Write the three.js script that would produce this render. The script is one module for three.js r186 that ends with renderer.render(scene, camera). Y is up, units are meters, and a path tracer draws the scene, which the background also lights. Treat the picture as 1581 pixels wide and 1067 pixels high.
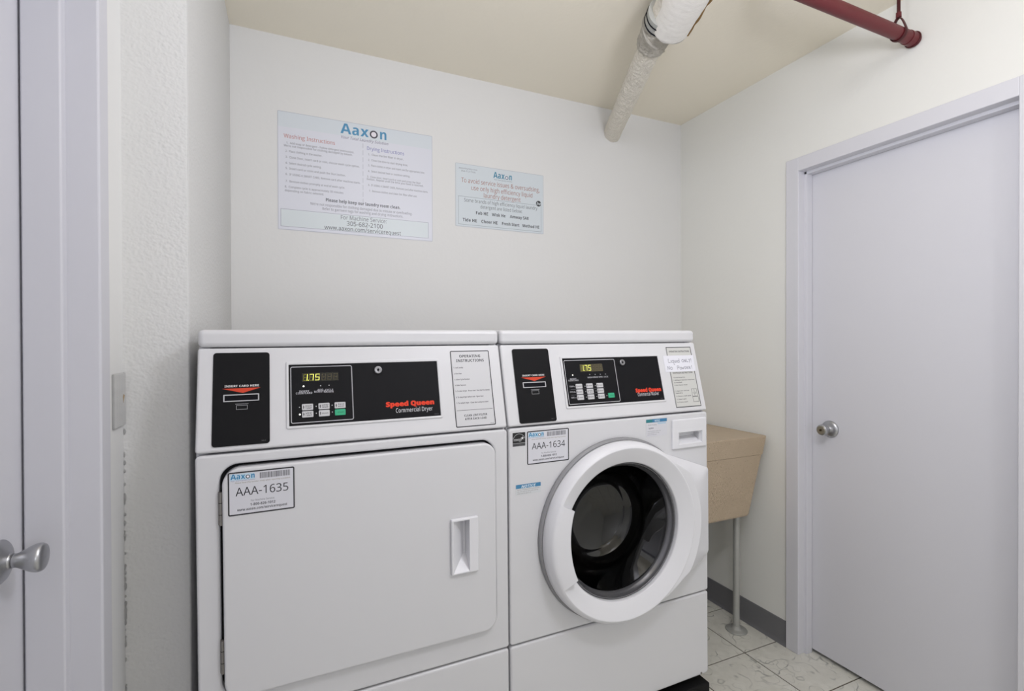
import * as THREE from 'three';
import { RoundedBoxGeometry } from 'three/addons/geometries/RoundedBoxGeometry.js';
import { ConvexGeometry } from 'three/addons/geometries/ConvexGeometry.js';
import { mergeGeometries } from 'three/addons/utils/BufferGeometryUtils.js';
import { ImprovedNoise } from 'three/addons/math/ImprovedNoise.js';
import { Brush, Evaluator, SUBTRACTION } from 'three-bvh-csg';

// ------------------------------------------------------------------ camera, light, exposure
const W_PX = 1581, H_PX = 1067, FOCAL = 762.3;
const scene = new THREE.Scene();
scene.background = new THREE.Color(0x000000);
const camera = new THREE.PerspectiveCamera(2 * Math.atan(H_PX / 2 / FOCAL) * 180 / Math.PI, W_PX / H_PX, 0.02, 30);
camera.position.set(0, 1.33, 0);
camera.rotation.set(-0.342 * Math.PI / 180, -23.808 * Math.PI / 180, -0.178 * Math.PI / 180, 'YXZ');
scene.add(camera);
const renderer = new THREE.WebGLRenderer({ antialias: true });
renderer.toneMapping = THREE.LinearToneMapping;
renderer.toneMappingExposure = 1.04;
renderer.shadowMap.enabled = true;
renderer.shadowMap.type = THREE.PCFSoftShadowMap;
const UNSEEN_LAMP_MAIN = { x: 0.45, z: -0.65, power: 0.45, size: 5.0, color: 0xf3f4ff };  // out of view, placed to throw the pipe shadows
const UNSEEN_LAMP_MID = { x: 0.78, y: 2.04, z: -0.34, power: 1.56, size: 5.5, color: 0xf3f4ff };  // out of view, placed to brighten the ceiling and right wall
const FILL_LAMP_REAR = { x: 0.45, y: 1.45, z: 1.05, power: 0.92, size: 5.5, color: 0xf3f4ff };  // added fill lamp behind the camera for the low faces

// ------------------------------------------------------------------ helpers
const noise = new ImprovedNoise();
function rng(seed) { let s = seed >>> 0; return () => { s = (s + 0x6d2b79f5) >>> 0; let t = Math.imul(s ^ (s >>> 15), 1 | s); t = (t + Math.imul(t ^ (t >>> 7), 61 | t)) ^ t; return ((t ^ (t >>> 14)) >>> 0) / 4294967296; }; }
const used = {};
function numbered(n) { const k = used[n] || 0; used[n] = k + 1; return k ? n + '_' + String(k).padStart(3, '0') : n; }
function thing(name, label, category, pos = [0, 0, 0], group) {
  const o = new THREE.Group(); o.name = numbered(name); scene.add(o); o.position.set(...pos);
  o.userData = { label, category }; if (group) o.userData.group = group; return o;
}
function mesh(name, geo, mat, parent, label) {
  const g = Array.isArray(geo) ? merge(geo) : geo;
  const m = new THREE.Mesh(g, mat); m.name = name; m.castShadow = m.receiveShadow = true;
  if (label) m.userData.label = label;
  (parent || scene).add(m); return m;
}
function struct(name, geo, mat) { const m = mesh(name, geo, mat); m.userData.kind = 'structure'; return m; }
function merge(list) {
  return mergeGeometries(list.map((g) => { const q = g.index ? g.toNonIndexed() : g.clone(); for (const k of Object.keys(q.attributes)) if (!['position', 'normal', 'uv'].includes(k)) q.deleteAttribute(k); q.clearGroups(); return q; }), false);
}
// box from min to max corner, uv in metres on every face
function box(x0, x1, y0, y1, z0, z1, r = 0) {
  const w = x1 - x0, h = y1 - y0, d = z1 - z0;
  const g = r ? new RoundedBoxGeometry(w, h, d, 3, Math.min(r, w / 2.01, h / 2.01, d / 2.01)) : new THREE.BoxGeometry(w, h, d);
  g.translate((x0 + x1) / 2, (y0 + y1) / 2, (z0 + z1) / 2);
  return metreUV(g);
}
function metreUV(g) {
  const p = g.attributes.position, n = g.attributes.normal, uv = new Float32Array(p.count * 2);
  for (let i = 0; i < p.count; i++) {
    const ax = Math.abs(n.getX(i)), ay = Math.abs(n.getY(i)), az = Math.abs(n.getZ(i));
    const x = p.getX(i), y = p.getY(i), z = p.getZ(i);
    if (ax >= ay && ax >= az) { uv[2 * i] = z; uv[2 * i + 1] = y; } else if (ay >= az) { uv[2 * i] = x; uv[2 * i + 1] = z; } else { uv[2 * i] = x; uv[2 * i + 1] = y; }
  }
  g.setAttribute('uv', new THREE.BufferAttribute(uv, 2)); return g;
}
function rrect(x0, x1, y0, y1, r, path = new THREE.Shape()) {
  const [tl, tr, br, bl] = Array.isArray(r) ? r : [r, r, r, r], k = 0.5523;
  path.moveTo(x0 + bl, y0); path.lineTo(x1 - br, y0); path.bezierCurveTo(x1 - br + br * k, y0, x1, y0 + br - br * k, x1, y0 + br);
  path.lineTo(x1, y1 - tr); path.bezierCurveTo(x1, y1 - tr + tr * k, x1 - tr + tr * k, y1, x1 - tr, y1);
  path.lineTo(x0 + tl, y1); path.bezierCurveTo(x0 + tl - tl * k, y1, x0, y1 - tl + tl * k, x0, y1 - tl);
  path.lineTo(x0, y0 + bl); path.bezierCurveTo(x0, y0 + bl - bl * k, x0 + bl - bl * k, y0, x0 + bl, y0);
  return path;
}
// plate whose front face lies at z = zf, with a rounded front edge of radius b
function plate(shape, zBack, zf, b = 0, seg = 10) {
  const g = new THREE.ExtrudeGeometry(shape, { depth: zf - zBack - b * (b ? 1 : 0), bevelEnabled: b > 0, bevelThickness: b, bevelSize: b, bevelOffset: -b, bevelSegments: 3, curveSegments: seg });
  g.translate(0, 0, zBack);
  return g;
}
// thin printed card, uv 0..1 over its face
function card(w, h, r, t = 0.0004) {
  const g = new THREE.ExtrudeGeometry(rrect(-w / 2, w / 2, -h / 2, h / 2, r), { depth: t, bevelEnabled: false, curveSegments: 4 });
  const p = g.attributes.position, uv = g.attributes.uv;
  for (let i = 0; i < p.count; i++) uv.setXY(i, p.getX(i) / w + 0.5, p.getY(i) / h + 0.5);
  return g;
}
const hexRGB = (c) => new THREE.Color(c);
function noiseTex(size, f, repeat) {
  const data = new Uint8Array(size * size * 4);
  for (let j = 0; j < size; j++) for (let i = 0; i < size; i++) { const v = f(i / size, j / size), c = Array.isArray(v) ? v : [v, v, v]; const k = (j * size + i) * 4; for (let q = 0; q < 3; q++) data[k + q] = Math.max(0, Math.min(255, c[q] * 255)); data[k + 3] = 255; }
  const t = new THREE.DataTexture(data, size, size); t.wrapS = t.wrapT = THREE.RepeatWrapping; t.magFilter = THREE.LinearFilter; t.minFilter = THREE.LinearMipmapLinearFilter; t.generateMipmaps = true;
  if (repeat) t.repeat.set(repeat, repeat); t.needsUpdate = true; return t;
}
// tiling noise: blends four shifted samples so that the edges meet
function tile(u, v, s, z) {
  const n = (a, b) => noise.noise(a * s, b * s, z);
  return (n(u, v) * (1 - u) * (1 - v) + n(u - 1, v) * u * (1 - v) + n(u, v - 1) * (1 - u) * v + n(u - 1, v - 1) * u * v) * 1.25;
}
function canvasTex(w, h, paint) {
  const c = document.createElement('canvas'); c.width = w; c.height = h; const ctx = c.getContext('2d'); paint(ctx, w, h);
  const t = new THREE.CanvasTexture(c); t.colorSpace = THREE.SRGBColorSpace; t.anisotropy = 8; return t;
}
// text whose left edge, right edge and baseline are given; cap height px
function fit(ctx, s, x0, x1, base, px, color, style = '', family = 'sans-serif') {
  ctx.save(); ctx.font = `${style} ${px}px ${family}`.trim(); ctx.fillStyle = color; ctx.textAlign = 'left'; ctx.textBaseline = 'alphabetic';
  const w = ctx.measureText(s).width; ctx.translate(x0, base); ctx.scale((x1 - x0) / w, 1); ctx.fillText(s, 0, 0); ctx.restore();
}
function text(ctx, s, x, base, px, color, style = '', align = 'left') {
  ctx.save(); ctx.font = `${style} ${px}px sans-serif`.trim(); ctx.fillStyle = color; ctx.textAlign = align; ctx.textBaseline = 'alphabetic'; ctx.fillText(s, x, base); ctx.restore();
}
function roundPath(ctx, x, y, w, h, r) { ctx.beginPath(); ctx.moveTo(x + r, y); ctx.arcTo(x + w, y, x + w, y + h, r); ctx.arcTo(x + w, y + h, x, y + h, r); ctx.arcTo(x, y + h, x, y, r); ctx.arcTo(x, y, x + w, y, r); ctx.closePath(); }

// ------------------------------------------------------------------ materials
const wallBump = noiseTex(512, (u, v) => 0.5 + 0.22 * tile(u, v, 9, 1.3) + 0.2 * tile(u, v, 26, 4.1) + 0.12 * tile(u, v, 60, 7.7), 2.2);
const peelBump = noiseTex(512, (u, v) => { const a = tile(u, v, 24, 2.2), b = tile(u, v, 48, 5.5); return 0.5 + 0.4 * Math.max(-0.3, a) + 0.25 * b; }, 4.5);
const enamelBump = noiseTex(256, (u, v) => 0.5 + 0.25 * tile(u, v, 12, 3.3) + 0.2 * tile(u, v, 40, 9.1), 9);
const grainRough = noiseTex(256, (u, v) => 0.5 + 0.3 * tile(u, v, 18, 6.1) + 0.2 * tile(u, v, 44, 2.7), 5);
const std = (o) => new THREE.MeshStandardMaterial(o);
const matt = (o) => new THREE.MeshPhysicalMaterial({ specularIntensity: 0.3, ...o });
const M = {
  wall: std({ color: hexRGB('#eaeae8'), roughness: 0.75, bumpMap: wallBump, bumpScale: 0.0006 }),
  wallLeftDimmed: std({ color: hexRGB('#e4e4e2'), roughness: 0.75, bumpMap: wallBump, bumpScale: 0.0006 }),  // wall white darkened: shade put into the colour beside the near lamp
  wallRightBrightened: std({ color: hexRGB('#f2f2ec'), roughness: 0.75, bumpMap: wallBump, bumpScale: 0.0008 }),  // wall white lightened: missing light put into the colour of this side
  wallPeel: std({ color: hexRGB('#dadad8'), roughness: 0.7, bumpMap: peelBump, bumpScale: 0.0016 }),  // orange-peel wall, also darkened in colour to offset the lamp light
  ceiling: std({ color: hexRGB('#fbf4e2'), roughness: 0.9, bumpMap: wallBump, bumpScale: 0.001 }),
  doorPaint: std({ color: hexRGB('#e0e0e5'), roughness: 0.5, bumpMap: wallBump, bumpScale: 0.0002 }),
  doorPaintGrayShaded: std({ color: hexRGB('#cfcfd5'), roughness: 0.5, bumpMap: wallBump, bumpScale: 0.0002 }),  // grayer left door paint, with some shade of its frame in the colour
  dark: matt({ color: hexRGB('#15151a'), roughness: 0.8 }),
  grout: std({ color: hexRGB('#5a5145'), roughness: 0.95, bumpMap: enamelBump, bumpScale: 0.0005 }),
  vinyl: std({ color: hexRGB('#77777a'), roughness: 0.55, bumpMap: wallBump, bumpScale: 0.0003 }),
  enamel: std({ color: hexRGB('#d5d5d7'), roughness: 0.34, bumpMap: enamelBump, bumpScale: 0.00006 }),
  plastic: std({ color: hexRGB('#e0e0e3'), roughness: 0.38, bumpMap: enamelBump, bumpScale: 0.00005 }),
  grayPlastic: std({ color: hexRGB('#8a8a8c'), roughness: 0.5 }),
  gasket: matt({ color: hexRGB('#232325'), roughness: 0.8 }),
  blackPanel: std({ color: hexRGB('#141417'), roughness: 0.55, bumpMap: enamelBump, bumpScale: 0.0001 }),
  blackBase: matt({ color: hexRGB('#111112'), roughness: 0.5, bumpMap: wallBump, bumpScale: 0.0006 }),
  steel: new THREE.MeshStandardMaterial({ color: hexRGB('#b6b7ba'), metalness: 1, roughness: 0.34 }),
  chrome: new THREE.MeshStandardMaterial({ color: hexRGB('#c9c9cb'), metalness: 1, roughness: 0.22 }),
  lockMetal: new THREE.MeshStandardMaterial({ color: hexRGB('#8f8f92'), metalness: 0.9, roughness: 0.4 }),
  hinge: new THREE.MeshStandardMaterial({ color: hexRGB('#8d8a86'), metalness: 0.8, roughness: 0.45 }),
  galvanized: std({ color: hexRGB('#b9bab5'), metalness: 0.35, roughness: 0.5, bumpMap: enamelBump, bumpScale: 0.0002 }),
  redPaint: std({ color: hexRGB('#681c23'), roughness: 0.45, bumpMap: enamelBump, bumpScale: 0.0002 }),
  darkRed: std({ color: hexRGB('#4d1a1e'), roughness: 0.5, metalness: 0.3 }),
};

// ------------------------------------------------------------------ structure (world: z = -depth)
const XR = 1.9603, ZB = -2.1241, HC = 2.527, XL = -0.336, ZP = -1.306, XA = -0.215, ZREAR = 1.9;
struct('ceiling', box(-0.7, 2.3, HC, HC + 0.12, -2.35, ZREAR + 0.15), M.ceiling);
struct('wall_back', box(-0.7, 2.3, -0.12, HC, -2.35, ZB), M.wall);
struct('wall_rear', box(-0.7, 2.3, -0.12, HC, ZREAR, ZREAR + 0.15), M.wall);
// right wall with its door opening (z -1.4205 .. -0.728)
const RD = { z0: -1.4205, z1: -0.728, top: 2.05 };
struct('wall_right', [box(XR, XR + 0.2, -0.12, HC, ZB, RD.z0 - 0.01), box(XR, XR + 0.2, RD.top + 0.01, HC, RD.z0 - 0.01, RD.z1 + 0.01), box(XR, XR + 0.2, -0.12, HC, RD.z1 + 0.01, ZREAR)], M.wallRightBrightened);
struct('wall_behind_right_door', box(XR + 0.2, XR + 0.28, -0.12, HC, -1.6, -0.5), M.wall);
// left wall with its door opening (z -1.14 .. -0.2)
const LD = { z0: -1.14, z1: -0.20, top: 2.06 };
struct('wall_left', [box(XL - 0.25, XL, -0.12, HC, ZP, LD.z0 - 0.005), box(XL - 0.25, XL, LD.top + 0.005, HC, LD.z0 - 0.005, LD.z1 + 0.005), box(XL - 0.25, XL, -0.12, HC, LD.z1 + 0.005, ZREAR)], M.wallLeftDimmed);
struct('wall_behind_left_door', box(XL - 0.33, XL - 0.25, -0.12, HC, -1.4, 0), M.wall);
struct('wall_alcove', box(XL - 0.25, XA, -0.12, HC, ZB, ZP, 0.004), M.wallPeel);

{ // dried paint drips along the inner corner beside the left door frame
  const R = rng(77), drips = [];
  for (let i = 0; i < 60; i++) { const y = 0.35 + R() * 0.8, r = 0.0012 + R() * 0.0022; drips.push(new THREE.SphereGeometry(r, 8, 6).scale(1, 1.2 + R() * 1.6, 1).translate(XL + 0.001, y, ZP + 0.001)); }
  mesh('paint_drips', drips, M.wallPeel, scene.getObjectByName('wall_alcove'));
}
// floor: slab of mortar with the tiles as pieces
const floor = struct('floor', box(-0.7, 2.3, -0.12, -0.0022, -2.35, ZREAR + 0.15), M.grout);
function marble(seed) {
  return noiseTex(512, (u, v) => {
    const a = tile(u, v, 3, seed), b = tile(u, v, 8, seed + 3.1), w = tile(u, v, 5, seed + 8.4), w2 = tile(u, v, 16, seed + 1.9);
    const line = (p, wd) => Math.pow(Math.max(0, 1 - Math.abs(p) / wd), 1.6);
    const v1 = line(tile(u, v, 4, seed + 11) + 0.16 * w + 0.07 * w2, 0.055) * Math.max(0, 0.25 + b + 0.5 * a), v2 = line(tile(u, v, 9, seed + 17) + 0.2 * w + 0.1 * w2, 0.09) * Math.max(0, a * 1.6 + 0.1) * 0.7;
    const cloud = 0.035 * a + 0.03 * b + 0.02 * w2, s = 0.018 * tile(u, v, 80, seed + 5), d = Math.min(0.4, 0.5 * v1 + 0.3 * v2 + 0.07 * Math.max(0, b) * Math.max(0, a));
    return [0.905 + cloud + s - d, 0.90 + cloud + s - d * 0.97, 0.86 + cloud * 1.1 + s - d * 0.95];
  });
}
const marbleMats = [1.7, 21.3, 44.9].map((s) => { const t = marble(s); t.colorSpace = THREE.SRGBColorSpace; t.repeat.set(1 / 0.3, 1 / 0.3); return std({ map: t, roughness: 0.33, bumpMap: enamelBump, bumpScale: 0.0001 }); });
{
  const P = 0.2995, geos = [], R = rng(5);
  for (let k = 0; k < 4; k++) { const g = new RoundedBoxGeometry(P - 0.005, 0.008, P - 0.005, 1, 0.0012); metreUV(g); const uv = g.attributes.uv; for (let i = 0; i < uv.count; i++) { const a = uv.getX(i) + 0.15, b = uv.getY(i) + 0.15; uv.setXY(i, k & 1 ? b : a, (k & 2 ? -1 : 1) * (k & 1 ? a : b)); } geos.push(g); }
  for (let ix = -7; ix <= 0; ix++) for (let iz = -2; iz <= 11; iz++) {
    const x = 1.7565 + P / 2 + ix * P, z = -1.5257 + P / 2 + iz * P - 0 * P;
    if (x < -0.4) continue;
    const m = new THREE.Mesh(geos[Math.floor(R() * 4)], marbleMats[Math.floor(R() * 3)]); m.name = numbered('tile'); m.position.set(x, -0.004, z); m.castShadow = m.receiveShadow = true; floor.add(m);
  }
}

// vinyl cove base
function base(name, x0, x1, z0, z1, along) {
  const s = new THREE.Shape(); s.moveTo(0, 0); s.lineTo(0.013, 0); s.quadraticCurveTo(0.006, 0.004, 0.0045, 0.016); s.lineTo(0.0035, 0.104); s.quadraticCurveTo(0.003, 0.1085, 0, 0.1085); s.closePath();
  const L = along === 'z' ? z1 - z0 : x1 - x0, g = new THREE.ExtrudeGeometry(s, { depth: L, bevelEnabled: false });
  if (along === 'z') { g.rotateY(Math.PI); g.translate(x0, 0.0005, z1); } else { g.rotateY(-Math.PI / 2); g.translate(x1, 0.0005, z0); }
  return struct(name, metreUV(g), M.vinyl);
}
base('baseboard_right', XR, XR, ZB, -1.478, 'z');
base('baseboard_back', 1.2, XR - 0.014, ZB, ZB, 'x');

// ------------------------------------------------------------------ unseen lamps outside the frame, the rear one added fill
function unseenCeilingLamp(L, label) {
  const t = thing('unseen_ceiling_lamp', label, 'lamp', [L.x, HC, L.z]);
  mesh('lamp_base', new THREE.CylinderGeometry(0.15, 0.155, 0.03, 40).translate(0, -0.015, 0), M.plastic, t);
  const prof = [[0.145, -0.03], [0.158, -0.07], [0.158, -0.115], [0.14, -0.155], [0.09, -0.182], [0.001, -0.19]].map(([r, y]) => new THREE.Vector2(r, y));
  mesh('lamp_shade', new THREE.LatheGeometry(new THREE.SplineCurve(prof).getPoints(20), 40), std({ color: 0xf4f1ea, roughness: 0.5, emissive: new THREE.Color(L.color), emissiveIntensity: 1.2 }), t);
  const p = new THREE.PointLight(L.color, L.power, 0, 2); p.position.set(L.x, HC - 0.105, L.z); p.castShadow = true; p.shadow.radius = L.size; p.shadow.mapSize.set(2048, 2048); p.shadow.bias = -0.0005;
  scene.add(p); return p;
}
unseenCeilingLamp(UNSEEN_LAMP_MAIN, 'unseen round white ceiling lamp near the left door, placed to throw the pipe shadows');
// unseen globes placed to brighten ceiling and walls; the rear one is added fill
function unseenGlobeLamp(L, label) {
  const t = thing('unseen_globe_lamp', label, 'lamp', [L.x, HC, L.z]);
  mesh('canopy', new THREE.CylinderGeometry(0.05, 0.06, 0.025, 32).translate(0, -0.0125, 0), M.plastic, t);
  mesh('cord', new THREE.CylinderGeometry(0.004, 0.004, HC - L.y - 0.11, 10).translate(0, -(HC - L.y - 0.11) / 2 - 0.01, 0), M.plastic, t);
  mesh('globe', new THREE.SphereGeometry(0.12, 40, 24).translate(0, L.y - HC, 0), std({ color: 0xf4f1ea, roughness: 0.5, emissive: new THREE.Color(L.color), emissiveIntensity: 1.2 }), t);
  const p = new THREE.PointLight(L.color, L.power, 0, 2); p.position.set(L.x, L.y, L.z); p.castShadow = true; p.shadow.radius = L.size; p.shadow.mapSize.set(2048, 2048); p.shadow.bias = -0.0005; scene.add(p);
}
unseenGlobeLamp(UNSEEN_LAMP_MID, 'unseen white globe lamp on a cord between the two doors, placed to light the ceiling');
unseenGlobeLamp(FILL_LAMP_REAR, 'added fill lamp out of view, a white globe hung low near the rear wall');

// ------------------------------------------------------------------ doors
function knob(parent, pos, dir, name, withButton) {
  const V = (a) => a.map(([r, y]) => new THREE.Vector2(r, y));
  const k = mesh(name, new THREE.LatheGeometry(new THREE.SplineCurve(V([[0.0108, 0.020], [0.0115, 0.025], [0.0150, 0.032], [0.0200, 0.0415], [0.0226, 0.0495], [0.0218, 0.0555], [0.017, 0.0588], [0.0005, 0.0598]])).getPoints(36), 40), M.steel, parent);
  k.position.set(...pos); k.rotation.z = dir > 0 ? -Math.PI / 2 : Math.PI / 2;
  mesh('rosette', new THREE.LatheGeometry([...V([[0.0005, 0], [0.0345, 0]]), ...new THREE.SplineCurve(V([[0.0348, 0.001], [0.034, 0.005], [0.028, 0.010], [0.018, 0.0135], [0.0125, 0.0162]])).getPoints(16), ...V([[0.0115, 0.0195], [0.0005, 0.0195]])], 40), M.steel, k);
  mesh('neck_groove', new THREE.CylinderGeometry(0.0097, 0.0097, 0.003, 24).translate(0, 0.02, 0), M.dark, k);
  if (withButton) {
    mesh('knob_face', new THREE.LatheGeometry(V([[0.0005, 0.0606], [0.0145, 0.0606], [0.0165, 0.0598], [0.0175, 0.0586]]), 32), std({ color: hexRGB('#aaa699'), metalness: 0.9, roughness: 0.35 }), k);
    mesh('lock_button', new THREE.CylinderGeometry(0.0042, 0.0046, 0.004, 20).translate(0, 0.062, 0), std({ color: hexRGB('#4a4233'), metalness: 0.7, roughness: 0.4 }), k);
  }
  return k;
}
{ // right door: frame with face, rabbet and stop; slab beyond the stop
  const y1 = RD.top, F = 0.0575, xf = XR - 0.012, parts = [];
  const jamb = (z0, z1) => box(xf, XR + 0.03, 0, y1 + F, z0, z1, 0.003);
  parts.push(jamb(RD.z0 - F, RD.z0), jamb(RD.z1, RD.z1 + F), box(xf, XR + 0.03, y1, y1 + F, RD.z0 - 0.001, RD.z1 + 0.001, 0.003));
  const xs = XR + 0.025, xd = XR + 0.0597;
  parts.push(box(xs, XR + 0.16, 0, y1 + 0.006, RD.z0 - 0.04, RD.z0 + 0.0001), box(xs, XR + 0.16, 0, y1 + 0.006, RD.z1 - 0.0001, RD.z1 + 0.04), box(xs, XR + 0.16, y1 - 0.0001, y1 + 0.04, RD.z0, RD.z1));
  parts.push(box(xs, xd, 0, y1, RD.z0 - 0.002, RD.z0 + 0.012, 0.0015), box(xs, xd, 0, y1, RD.z1 - 0.012, RD.z1 + 0.002, 0.0015), box(xs, xd, y1 - 0.012, y1 + 0.002, RD.z0, RD.z1, 0.0015));
  struct('trim_1', parts, M.doorPaint);
  const d = new THREE.Group(); d.name = 'door_1'; d.userData.kind = 'structure'; scene.add(d); d.position.set(xd, 0, RD.z0);
  mesh('door_slab', box(0.0022, 0.042, 0.017, y1 - 0.003, 0.004, RD.z1 - RD.z0 - 0.003, 0.0015), M.doorPaint, d);
  knob(d, [0.0022, 0.969, 0.0885], -1, 'door_knob', true);
}
{ // left door: double rabbeted steel frame, slab hinged toward the viewer
  const xf = -0.326, y1 = LD.top, F = 0.05, parts = [];
  parts.push(box(XL + 0.0003, xf, 0, y1 + F, LD.z0 - F, LD.z0 - 0.0006, 0.004), box(XL + 0.0003, xf, 0, y1 + F, LD.z1 + 0.0006, LD.z1 + F, 0.004), box(XL + 0.0003, xf, y1 + 0.0006, y1 + F, LD.z0 - 0.002, LD.z1 + 0.002, 0.004));
  const x0 = XL - 0.2, xn = xf - 0.0035;
  parts.push(box(x0, xn, 0, y1, LD.z0 - 0.0045, LD.z0), box(x0, xn, 0, y1, LD.z1, LD.z1 + 0.0045), box(x0, xn, y1, y1 + 0.0045, LD.z0, LD.z1));
  const xs0 = -0.4295, xs1 = -0.374;
  parts.push(box(xs0, xs1, 0, y1, LD.z0 - 0.002, LD.z0 + 0.021, 0.0035), box(xs0, xs1, 0, y1, LD.z1 - 0.021, LD.z1 + 0.002, 0.0035), box(xs0, xs1, y1 - 0.021, y1 + 0.002, LD.z0, LD.z1, 0.0035));
  struct('trim_2', parts, M.doorPaintGrayShaded);
  const d = new THREE.Group(); d.name = 'door_2'; d.userData.kind = 'structure'; scene.add(d); d.position.set(-0.4325, 0, LD.z0);
  mesh('door_slab', box(-0.044, 0, 0.012, y1 - 0.003, 0.0035, LD.z1 - LD.z0 - 0.003, 0.002), M.doorPaintGrayShaded, d);
  knob(d, [0, 0.983, 0.096], 1, 'door_knob', false);
}
{ // painted-over blank plate on the left wall
  const t = thing('wall_plate', 'blank wall plate painted over white beside the left door frame, chipped edge', 'wall plate', [XL, 1.2125, -1.268]);
  mesh('cover', new RoundedBoxGeometry(0.0055, 0.112, 0.072, 3, 0.0026).translate(0.0022, 0, 0), M.wallPeel, t);
  const chip = new THREE.Shape(); chip.moveTo(0, -0.009); chip.lineTo(0.004, -0.002); chip.lineTo(0.009, 0.006); chip.lineTo(0.001, 0.009); chip.lineTo(-0.002, 0.004); chip.closePath();
  mesh('paint_chip', new THREE.ExtrudeGeometry(chip, { depth: 0.0006, bevelEnabled: false }).rotateY(Math.PI / 2).translate(0.0047, 0.002, -0.018), std({ color: hexRGB('#b39b76'), roughness: 0.9 }), t, 'bare tan chip in the paint');
}

// ------------------------------------------------------------------ pipes
function tubeBetween(a, b, r, name, mat, parent, opt = {}) {
  const A = new THREE.Vector3(...a), B = new THREE.Vector3(...b), L = A.distanceTo(B);
  const g = new THREE.CylinderGeometry(opt.r2 ?? r, r, L, opt.seg || 36, opt.hs || 1, false);
  if (opt.rough) { // lumpy coating: real displacement
    const p = g.attributes.position, n = g.attributes.normal;
    for (let i = 0; i < p.count; i++) { const x = p.getX(i), y = p.getY(i), z = p.getZ(i), d = opt.rough * (noise.noise(x * 60, y * 60, z * 60 + opt.seed) + 0.6 * noise.noise(x * 150, y * 150, z * 150)); const rr = Math.hypot(x, z) || 1; if (rr > r * 0.3) p.setXYZ(i, x + x / rr * d, y, z + z / rr * d); }
    g.computeVertexNormals();
  }
  const m = mesh(name, g, mat, parent); m.position.copy(A).add(B).multiplyScalar(0.5); m.quaternion.setFromUnitVectors(new THREE.Vector3(0, 1, 0), B.clone().sub(A).normalize());
  return m;
}
const pipeBump = noiseTex(256, (u, v) => 0.5 + 0.35 * tile(u, v, 26, 12.5) + 0.35 * tile(u, v, 60, 2.5)); pipeBump.repeat.set(3, 9);
const creamCoat = std({ color: hexRGB('#f6f0e2'), roughness: 0.85, bumpMap: pipeBump, bumpScale: 0.005 });
const whiteCoat = std({ color: hexRGB('#f8f5ee'), roughness: 0.8, bumpMap: pipeBump, bumpScale: 0.0012 });
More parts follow.
